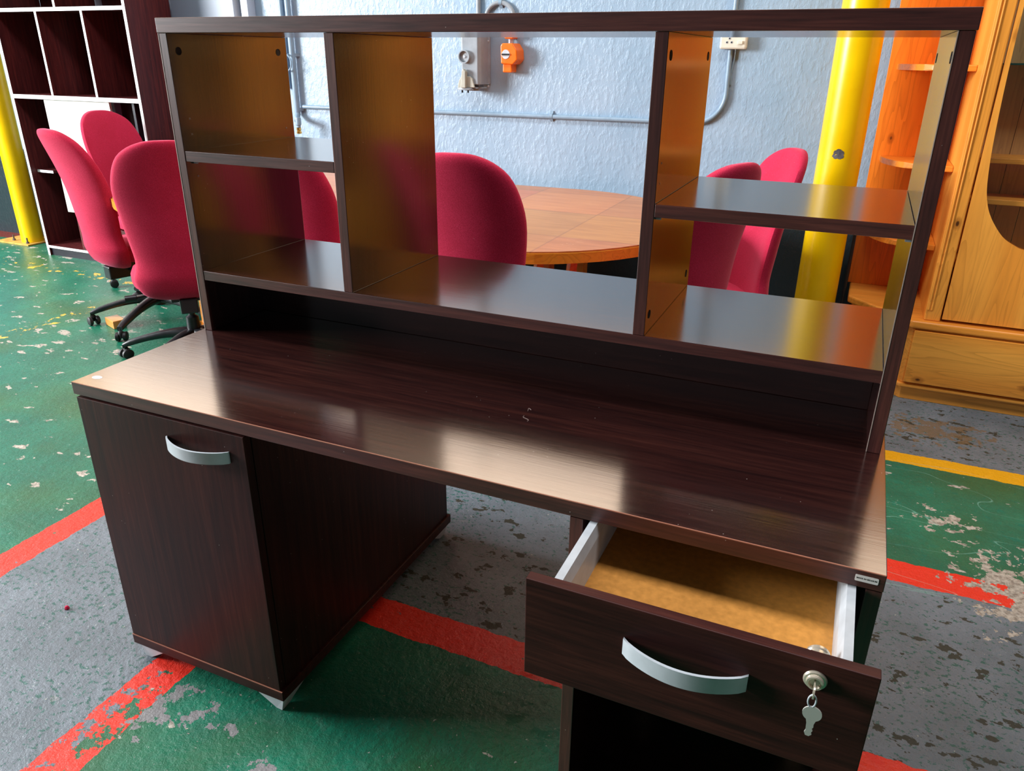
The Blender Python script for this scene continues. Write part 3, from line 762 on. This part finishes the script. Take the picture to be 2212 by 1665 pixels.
def wall_fittings():
    yc = WY-0.0135; r = 0.0115
    # long run + bend + rise to the white socket
    t = thing('wall_conduit', 'long horizontal blue painted conduit bending up to the cream socket', 'conduit', (-0.4, WY, 1.096))
    pts = [(-1.80, yc, 1.096), (-0.5, yc, 1.097), (0.66, yc, 1.096)]
    pts += [(0.66+0.142*math.sin(math.radians(a)), yc, 1.238-0.142*math.cos(math.radians(a))) for a in range(8, 91, 8)]
    pts += [(0.802, yc, 1.25), (0.800, yc, 1.437)]
    bm = bmesh.new(); tube(bm, pts, r, 14); finish(bm, 'conduit_pipe', 'pipe', t, 40)
    saddle(t, -0.125, 1.099, r); saddle(t, -1.45, 1.096, r)
    # socket
    s = thing('double_socket', 'cream double socket box on the conduit', 'socket', (0.814, WY, 1.46))
    bm = bmesh.new(); bbox(bm, 0.750, 0.876, WY-0.048, WY-0.0005, 1.440, 1.52); finish(bm, 'socket_box', 'white_plastic', s, bevel=0.008)
    for x, z in ((0.784, 1.470), (0.806, 1.470), (0.795, 1.487), (0.784, 1.505), (0.806, 1.505)):
        bm = bmesh.new(); lathe(bm, [(0.0, -0.0008), (0.006, -0.0008), (0.006, 0.0)], (x, WY-0.0482, z), 'Y', 14); finish(bm, 'socket_hole', 'grey_metal', s)
        bm = bmesh.new(); lathe(bm, [(0.0, -0.0014), (0.0035, -0.0014), (0.0035, -0.0008)], (x, WY-0.0482, z), 'Y', 12); finish(bm, 'pin_hole', 'hole', s)
    box('rocker_switch', 0.836, 0.858, WY-0.056, WY-0.048, 1.462, 1.476, 'white_plastic', s, 0.001)
    bm = bmesh.new(); tube(bm, [(0.800, yc, 1.521), (0.803, yc, 2.8)], r, 14)
    tag(finish(bm, 'wall_conduit', 'pipe', None, 40), 'thin vertical conduit rising above the cream socket', 'conduit')
    bm = bmesh.new(); tube(bm, [(0.823, WY-0.008, 1.439), (0.822, WY-0.008, 1.40), (0.812, WY-0.007, 1.33), (0.816, WY-0.006, 1.28)], 0.004, 8)
    tag(finish(bm, 'cable', 'pipe', None, 40), 'short painted cable dropping from the cream socket beside its conduit', 'cable')
    # left vertical pipes
    t = thing('wall_pipe', 'pale blue vertical water pipe ending in a brass fitting', 'pipe', (-1.835, WY, 1.2))
    yp = WY-0.028
    bm = bmesh.new(); tube(bm, [(-1.832, yp, 2.8), (-1.836, yp, 1.38), (-1.838, yp, 1.045)], 0.018, 16)
    finish(bm, 'pipe_tube', 'pipe', t, 40)
    bm = bmesh.new(); tube(bm, [(-1.838, yp, 1.055), (-1.830, yp-0.02, 1.030), (-1.805, yp-0.055, 1.022), (-1.785, yp-0.075, 1.018)], [0.018, 0.019, 0.017, 0.017], 14)
    finish(bm, 'elbow', 'pipe', t, 40)
    bm = bmesh.new(); lathe(bm, [(0.016, 1.038), (0.018, 1.03), (0.018, 0.995), (0.013, 0.99), (0.013, 0.98)], (-1.775, yp-0.080, 0)); finish(bm, 'tap_body', 'pipe', t, 40)
    bm = bmesh.new(); lathe(bm, [(0.010, 0.980), (0.014, 0.978), (0.015, 0.965), (0.011, 0.960), (0.015, 0.956), (0.016, 0.944), (0.009, 0.941)], (-1.775, yp-0.080, 0), n=8)
    o = finish(bm, 'brass_nut', 'brass', t); o['label'] = 'brass hose nut'
    for z in (1.08, 1.395):
        saddle(t, -1.836, z, 0.019, True)
    bm = bmesh.new(); tube(bm, [(-1.895, WY-0.018, 2.8), (-1.895, WY-0.018, 1.2)], 0.014, 14)
    tag(finish(bm, 'wall_pipe', 'pipe', None, 40), 'second vertical pipe close to the left of the brass fitting pipe', 'pipe')
    bm = bmesh.new(); ring = [(-1.845, WY-0.05-0.028*math.sin(a), 1.350+0.042*math.cos(a)) for a in [2*PI*i/24 for i in range(25)]]
    ring = [(-1.857+0.034*math.sin(2*PI*i/24), WY-0.062, 1.350+0.045*math.cos(2*PI*i/24)) for i in range(25)]
    tube(bm, ring, 0.0048, 8, False); tube(bm, [(-1.857, WY-0.002, 1.397), (-1.857, WY-0.064, 1.396)], 0.005, 8)
    tag(finish(bm, 'wall_ring', 'pipe', None, 40), 'painted iron ring hanging from a hook on the vertical pipe', 'ring')
    # isolator box
    s = thing('isolator_socket', 'grey metal industrial socket with a round outlet and flap on the blue wall', 'socket', (-0.58, WY, 1.36))
    x0, x1 = -0.625, -0.505
    bm = bmesh.new()
    prism(bm, [(x0, WY-0.11), (x0+0.012, WY-0.125), (x1-0.014, WY-0.125), (x1, WY-0.108), (x1, WY-0.018), (x1+0.008, WY-0.018), (x1+0.008, WY-0.001), (x0-0.008, WY-0.001), (x0-0.008, WY-0.018), (x0, WY-0.018)], 1.255, 1.575, 'Z')
    finish(bm, 'housing', 'grey_cast', s, bevel=0.003)
    bm = bmesh.new(); bbox(bm, x0-0.004, x1+0.002, WY-0.120, WY-0.02, 1.222, 1.2548); bmesh.ops.bevel(bm, geom=bm.edges[:], offset=0.02, segments=4, affect='EDGES')
    finish(bm, 'lower_housing', 'grey_cast', s, 40)
    bm = bmesh.new(); lathe(bm, [(0.028, -0.002), (0.028, -0.022), (0.0335, -0.022), (0.0335, 0.0)], (-0.592, WY-0.125, 1.395), 'Y', 28)
    finish(bm, 'outlet_ring', 'grey_cast', s, 40)
    bm = bmesh.new(); lathe(bm, [(0.0, -0.014), (0.006, -0.014), (0.008, -0.008), (0.016, -0.006), (0.0275, -0.003), (0.0275, 0.0)], (-0.592, WY-0.125, 1.395), 'Y', 24)
    finish(bm, 'outlet_core', 'grey_metal', s, 40)
    bm = bmesh.new()
    prism(bm, [(-0.636, 1.236), (-0.628, 1.275), (-0.615, 1.293), (-0.560, 1.297), (-0.545, 1.285), (-0.532, 1.240)], WY-0.138, WY-0.1255, 'Y')
    prism(bm, [(-0.607, 1.238), (-0.600, 1.322), (-0.590, 1.334), (-0.577, 1.322), (-0.578, 1.238)], WY-0.158, WY-0.130, 'Y')
    finish(bm, 'flap', 'cream_grey', s, bevel=0.003)
    bm = bmesh.new(); lathe(bm, [(0.0, 0.0), (0.048, 0.0), (0.050, 0.004), (0.046, 0.012), (0.0, 0.013)], (0, 0, 0), 'Z', 28)
    for v in bm.verts: v.co = Vector((v.co.x-0.593, v.co.y*0.45+WY-0.128, v.co.z+1.226))
    finish(bm, 'spout', 'grey_cast', s, 40)
    for x in (-0.612, -0.576):
        bm = bmesh.new(); tube(bm, [(x, WY-0.128, 1.226), (x, WY-0.128, 1.212)], 0.005, 8); finish(bm, 'plug_pin', 'black_plastic', s)
    for x, z in ((x1+0.001, 1.555), (x1+0.001, 1.475), (x1+0.001, 1.245)):
        bm = bmesh.new(); lathe(bm, [(0.0055, 0.0), (0.0055, -0.006), (0.0, -0.008)], (x, WY-0.018, z), 'Y', 10); finish(bm, 'screw', 'silver', s)
    bm = bmesh.new(); tube(bm, [(-0.565, yc, 1.576), (-0.562, yc, 2.8)], 0.0135, 14)
    tag(finish(bm, 'wall_conduit', 'grey_cast', None, 40), 'grey vertical conduit rising from the grey industrial socket', 'conduit')
    # looped cable joining both boxes
    t = thing('wall_conduit', 'arched grey conduit looping from the grey socket to the orange switch', 'conduit', (-0.43, WY, 1.62))
    pts = [(-0.518, yc, 1.55)]+[(-0.437-0.083*math.cos(math.radians(a)), yc, 1.585+0.078*math.sin(math.radians(a))) for a in range(0, 181, 12)]+[(-0.354, yc, 1.530)]
    bm = bmesh.new(); tube(bm, pts, 0.0115, 14); finish(bm, 'conduit_pipe', 'grey_cast', t, 40)
    saddle(t, -0.432, 1.663, 0.0115)
    # orange switch
    s = thing('isolator_switch', 'bright orange rotary switch box to the right of the grey socket', 'switch', (-0.345, WY, 1.40))
    bm = bmesh.new()
    prism(bm, [(-0.398, 1.362), (-0.402, 1.450), (-0.392, 1.463), (-0.330, 1.463), (-0.306, 1.430), (-0.303, 1.382), (-0.328, 1.358)], WY-0.085, WY-0.001, 'Y')
    for v in bm.verts:
        if v.co.y > WY-0.04: v.co.x += 0.008 if v.co.x > -0.35 else -0.0
    finish(bm, 'switch_body', 'orange_plastic', s, bevel=0.006, seg=3)
    bm = bmesh.new(); bbox(bm, -0.394, -0.340, WY-0.070, WY-0.001, 1.318, 1.3615); finish(bm, 'cable_entry', 'orange_plastic', s, bevel=0.006, seg=3)
    bm = bmesh.new(); bbox(bm, -0.385, -0.335, WY-0.070, WY-0.001, 1.485, 1.525); finish(bm, 'upper_entry', 'orange_plastic', s, bevel=0.006, seg=3)
    bm = bmesh.new(); tube(bm, [(-0.360, WY-0.035, 1.4635), (-0.360, WY-0.035, 1.4845)], 0.014, 6); finish(bm, 'gland_nut', 'silver', s)
    bm = bmesh.new(); lathe(bm, [(0.0, -0.003), (0.022, -0.003), (0.024, 0.0)], (-0.368, WY-0.0853, 1.408), 'Y', 24); finish(bm, 'dial', 'grey_foot', s, 40)
    bm = bmesh.new(); bbox(bm, -0.391, -0.345, WY-0.094, WY-0.0885, 1.404, 1.412); finish(bm, 'pointer', 'black_plastic', s, bevel=0.001)
MT['cream_grey'] = plain('cream_grey_plastic', (0.42, 0.42, 0.36), 0.4)
wall_fittings()

# ------------------------------------------------------------------ dark bookcase
def bookcase():
    X0, X1, Y0, Y1, Z1 = -3.985, -2.760, 2.75, 3.11, 2.10; w = 0.022
    t = thing('bookcase', 'tall dark maroon bookcase with white shelf edges at the left', 'bookcase', ((X0+X1)/2, (Y0+Y1)/2, 0))
    def board(name, x0, x1, z0, z1, y0=None, mat='mar', edge=True, y1=None):
        o = box(name, x0, x1, (Y0 if y0 is None else y0)+0.0015, Y1-0.01 if y1 is None else y1, z0, z1, mat, t, 0)
        if edge: box('edge_band', x0, x1, (Y0 if y0 is None else y0), (Y0 if y0 is None else y0)+0.0014, z0, z1, 'white_edge', o, 0)
        return o
    board('side_panel', X0, X0+w, 0.0, Z1); board('side_panel', X1-w, X1, 0.0, Z1)
    box('back_panel', X0+w, X1-w, Y1-0.0095, Y1, 0.0, Z1, 'mar', t, 0)
    xi0, xi1 = X0+w+0.0003, X1-w-0.0003
    for z0, th in ((Z1-w, w), (1.638, 0.022), (1.103, 0.026)): board('shelf', xi0, xi1, z0, z0+th)
    for x, a, b in ((-3.385, 1.6603, Z1-w-0.0003), (-3.575, 1.1293, 1.6377), (-3.155, 1.1293, 1.6377)): board('divider', x, x+0.019, a, b)
    board('shelf', xi0, -3.80, 0.600, 0.618, y0=2.80)
    # closed / leaning panels in the lower half
    o = box('sliding_door', -3.700, -3.080, 2.775, 2.792, 0.34, 1.1025, 'cream', t, 0.001); o['label'] = 'white sliding door'
    box('lower_door', -3.660, xi1, 2.800, 2.818, 0.0763, 0.60, 'mar', t, 0.001)
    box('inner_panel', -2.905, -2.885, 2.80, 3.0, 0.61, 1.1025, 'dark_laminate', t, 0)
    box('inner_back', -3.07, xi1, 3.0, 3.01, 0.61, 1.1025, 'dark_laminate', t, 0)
    board('base_board', xi0, xi1, 0.058, 0.076, edge=True)
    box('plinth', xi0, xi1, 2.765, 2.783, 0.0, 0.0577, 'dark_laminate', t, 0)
bookcase()

# ------------------------------------------------------------------ pine cabinet
def pine_cabinet():
    t = thing('pine_cabinet', 'tall knotty pine display cabinet with an arched glass door and open corner shelves', 'cabinet', (2.2, 2.85, 0))
    YB = 3.12; XS = 1.832; XR = 2.95
    # base
    base_out = [(1.545, 2.86), (1.80, 2.575), (XR, 2.575), (XR, YB), (1.545, YB)]
    def grow(pts, g_): 
        return [(pts[0][0]-g_, pts[0][1]-g_*0.6), (pts[1][0]-g_*0.5, pts[1][1]-g_), (pts[2][0]+g_, pts[2][1]-g_), (pts[3][0]+g_, pts[3][1]), (pts[4][0]-g_, pts[4][1])]
    bm = bmesh.new(); prism(bm, grow(base_out, -0.012), 0.0, 0.060, 'Z'); finish(bm, 'plinth', 'px', t, bevel=0.002)
    bm = bmesh.new(); prism(bm, grow(base_out, 0.012), 0.0602, 0.080, 'Z'); finish(bm, 'lower_moulding', 'px', t, bevel=0.006)
    bm = bmesh.new(); prism(bm, grow(base_out, -0.002), 0.0802, 0.3320, 'Z'); finish(bm, 'base_box', 'px', t, bevel=0.002)
    bm = bmesh.new(); bbox(bm, 1.806, XR-0.01, 2.556, 2.5765, 0.090, 0.330); finish(bm, 'drawer_front', 'px', t, bevel=0.003)
    bm = bmesh.new(); prism(bm, grow(base_out, 0.022), 0.3380, 0.3720, 'Z'); finish(bm, 'base_top', 'px', t, bevel=0.009, seg=3)
    # upper carcass
    box('side_panel', XS, XS+0.020, 2.610, YB, 0.3725, 2.15, 'pz', t, 0.001)
    post = box('front_post', XS, XS+0.062, 2.585, 2.6095, 0.3725, 2.15, 'pz', t, 0.004)
    for i, x in enumerate((XS+0.010, XS+0.022)):
        bm = bmesh.new(); tube(bm, [(x, 2.5848, 0.42), (x, 2.5848, 2.10)], 0.0045, 8); finish(bm, 'moulding', 'pz', post, 40)
    # arched door with glass
    x0, x1 = XS+0.068, 2.62; z0, z1 = 0.385, 2.12; cx = 2.225
    xo = 1.905
    op = [(xo+0.012, 1.95), (xo+0.012, 1.45), (xo+0.020, 1.15), (xo+0.033, 0.98), (xo+0.050, 0.89), (xo+0.080, 0.822), (xo+0.135, 0.752), (xo+0.185, 0.720), (xo+0.225, 0.705), (xo+0.32, 0.692)]
    op = smooth_path(op, 4); op = [tuple(p) for p in op]
    op = op + [(2*cx-x, z) for x, z in op[::-1][1:]]
    top = [(cx+(cx-op[0][0])*math.cos(a), 1.95+0.10*math.sin(a)) for a in [PI*i/12 for i in range(1, 12)]]
    loop = op+top      # closed opening, anticlockwise starting top-left going down
    bm = bmesh.new(); yA, yB_ = 2.585, 2.608
    def quadstrip():
        n = len(loop); outer = []
        for x, z in loop:
            # project each opening vertex to the rectangle along the ray from the centre
            c = Vector((cx, 1.3)); d = Vector((x, z))-c
            sx = ((x1-cx) if d.x > 0 else (cx-x0))/max(abs(d.x), 1e-6); sz = ((z1-1.3) if d.y > 0 else (1.3-z0))/max(abs(d.y), 1e-6)
            s_ = min(sx, sz); outer.append((c.x+d.x*s_, c.y+d.y*s_))
        # snap nearest outer points to the rectangle corners
        for cxn in ((x0, z0), (x1, z0), (x1, z1), (x0, z1)):
            i = min(range(n), key=lambda k: (outer[k][0]-cxn[0])**2+(outer[k][1]-cxn[1])**2); outer[i] = cxn
        vi = [[bm.verts.new((x, y, z)) for x, z in loop] for y in (yA, yB_)]
        vo = [[bm.verts.new((x, y, z)) for x, z in outer] for y in (yA, yB_)]
        for k in range(n):
            j = (k+1) % n
            bm.faces.new((vi[0][k], vi[0][j], vo[0][j], vo[0][k])); bm.faces.new((vi[1][j], vi[1][k], vo[1][k], vo[1][j]))
            bm.faces.new((vi[0][j], vi[0][k], vi[1][k], vi[1][j])); bm.faces.new((vo[0][k], vo[0][j], vo[1][j], vo[1][k]))
    quadstrip()
    door = finish(bm, 'cabinet_door', 'pz', t)
    box('glass_pane', x0+0.02, x1-0.02, 2.6085, 2.6115, z0+0.2, z1-0.03, 'glass', door, 0)
    box('front_post', x1+0.005, x1+0.07, 2.585, 2.6095, 0.3725, 2.15, 'pz', t, 0.004)
    box('side_panel', x1+0.05, x1+0.07, 2.610, YB, 0.3725, 2.15, 'pz', t, 0.001)
    box('top_board', XS-0.02, x1+0.09, 2.57, YB, 2.1505, 2.18, 'px', t, 0.003)
    # inside: pale back boards and shelves
    for k in range(9):
        a = XS+0.0205+k*0.088; b = min(a+0.0865, x1+0.049)
        if a < b: box('back_board', a, b, 2.840, 2.850, 0.3725, 2.15, 'pin', t, 0.0015)
    xa, xb = XS+0.0205, x1+0.0495
    gs = box('glass_shelf', xa, xb, 2.66, 2.8385, 1.386, 1.392, 'glass_edge', t, 0)
    for z, y0 in ((1.045, 2.66), (0.885, 2.66), (0.62, 2.65)):
        box('shelf', xa, xb, y0, 2.8385, z-0.022, z, 'px', t, 0.003)
    # open corner: back board and quarter shelves
    box('corner_back', 1.512, XS-0.0005, YB-0.022, YB, 0.3725, 2.15, 'pzo', t, 0.001)
    for z, rad in ((0.655, 0.315), (0.990, 0.315), (1.384, 0.335)):
        rx = 0.285
        pts = [(XS-0.0006, YB-0.0225), (XS-0.0006, YB-0.0225-rad)] + [(XS-0.0006-0.05-(rx-0.05)*math.sin(math.radians(a)), YB-0.0225-(rad)*math.cos(math.radians(a))*0.98) for a in range(0, 91, 9)]
        bm = bmesh.new(); prism(bm, pts, z-0.024, z, 'Z'); finish(bm, 'corner_shelf', 'pzo2', t, bevel=0.004)
MT['pzo2'] = pine('pine_shelf', 'X', (1.0, 0.82, 0.6), False)
pine_cabinet()

# upright black sheet filling the dark gap between the pole and the pine cabinet
def small_things():
    bm = bmesh.new(); bbox(bm, 1.496, 1.509, 2.98, 3.12, 0.0, 0.66)
    tag(finish(bm, 'black_gap_sheet', 'black_plastic', None, bevel=0.004), 'thin black sheet filling the dark gap between the big yellow pole and the pine cabinet', 'board')
    bm = bmesh.new(); bbox(bm, -0.06, 0.06, -0.035, 0.035, 0, 0.045)
    bmesh.ops.rotate(bm, verts=bm.verts[:], cent=(0, 0, 0), matrix=Matrix.Rotation(math.radians(-20), 3, 'Z')); bmesh.ops.translate(bm, verts=bm.verts[:], vec=(-2.17, 1.80, 0))
    tag(finish(bm, 'wood_block', 'block', None, bevel=0.004), 'small tan wooden block lying on the green floor under the red chairs', 'block')
    bm = bmesh.new(); rng = random.Random(3)
    lathe(bm, [(0.0, 0.0), (0.006, 0.0), (0.0065, 0.004), (0.004, 0.009), (0.0, 0.010)], (-0.31, 0.046, 0), n=7)
    tag(finish(bm, 'red_crumb', 'fabric', None), 'tiny red scrap lying on the grey floor left of the desk', 'scrap')
small_things()
def fibres():
    for k, (x, y, sc, rot) in enumerate(((0.955, 0.245, 0.024, 1.9), (0.945, 0.285, 0.008, 0.6))):
        bm = bmesh.new(); pts = []
        for i in range(9):
            u = i/8-0.5; px, py = sc*u, 0.006*math.sin(u*5+k)
            pts.append((x+px*math.cos(rot)-py*math.sin(rot), y+px*math.sin(rot)+py*math.cos(rot), H+0.0006))
        tube(bm, pts, 0.00022, 5)
        tag(finish(bm, 'fibre', 'edge', None), ('fine pale curled fibre lying on the middle of the desktop', 'tiny short fibre just behind the longer one on the desktop')[k], 'fibre')
fibres()
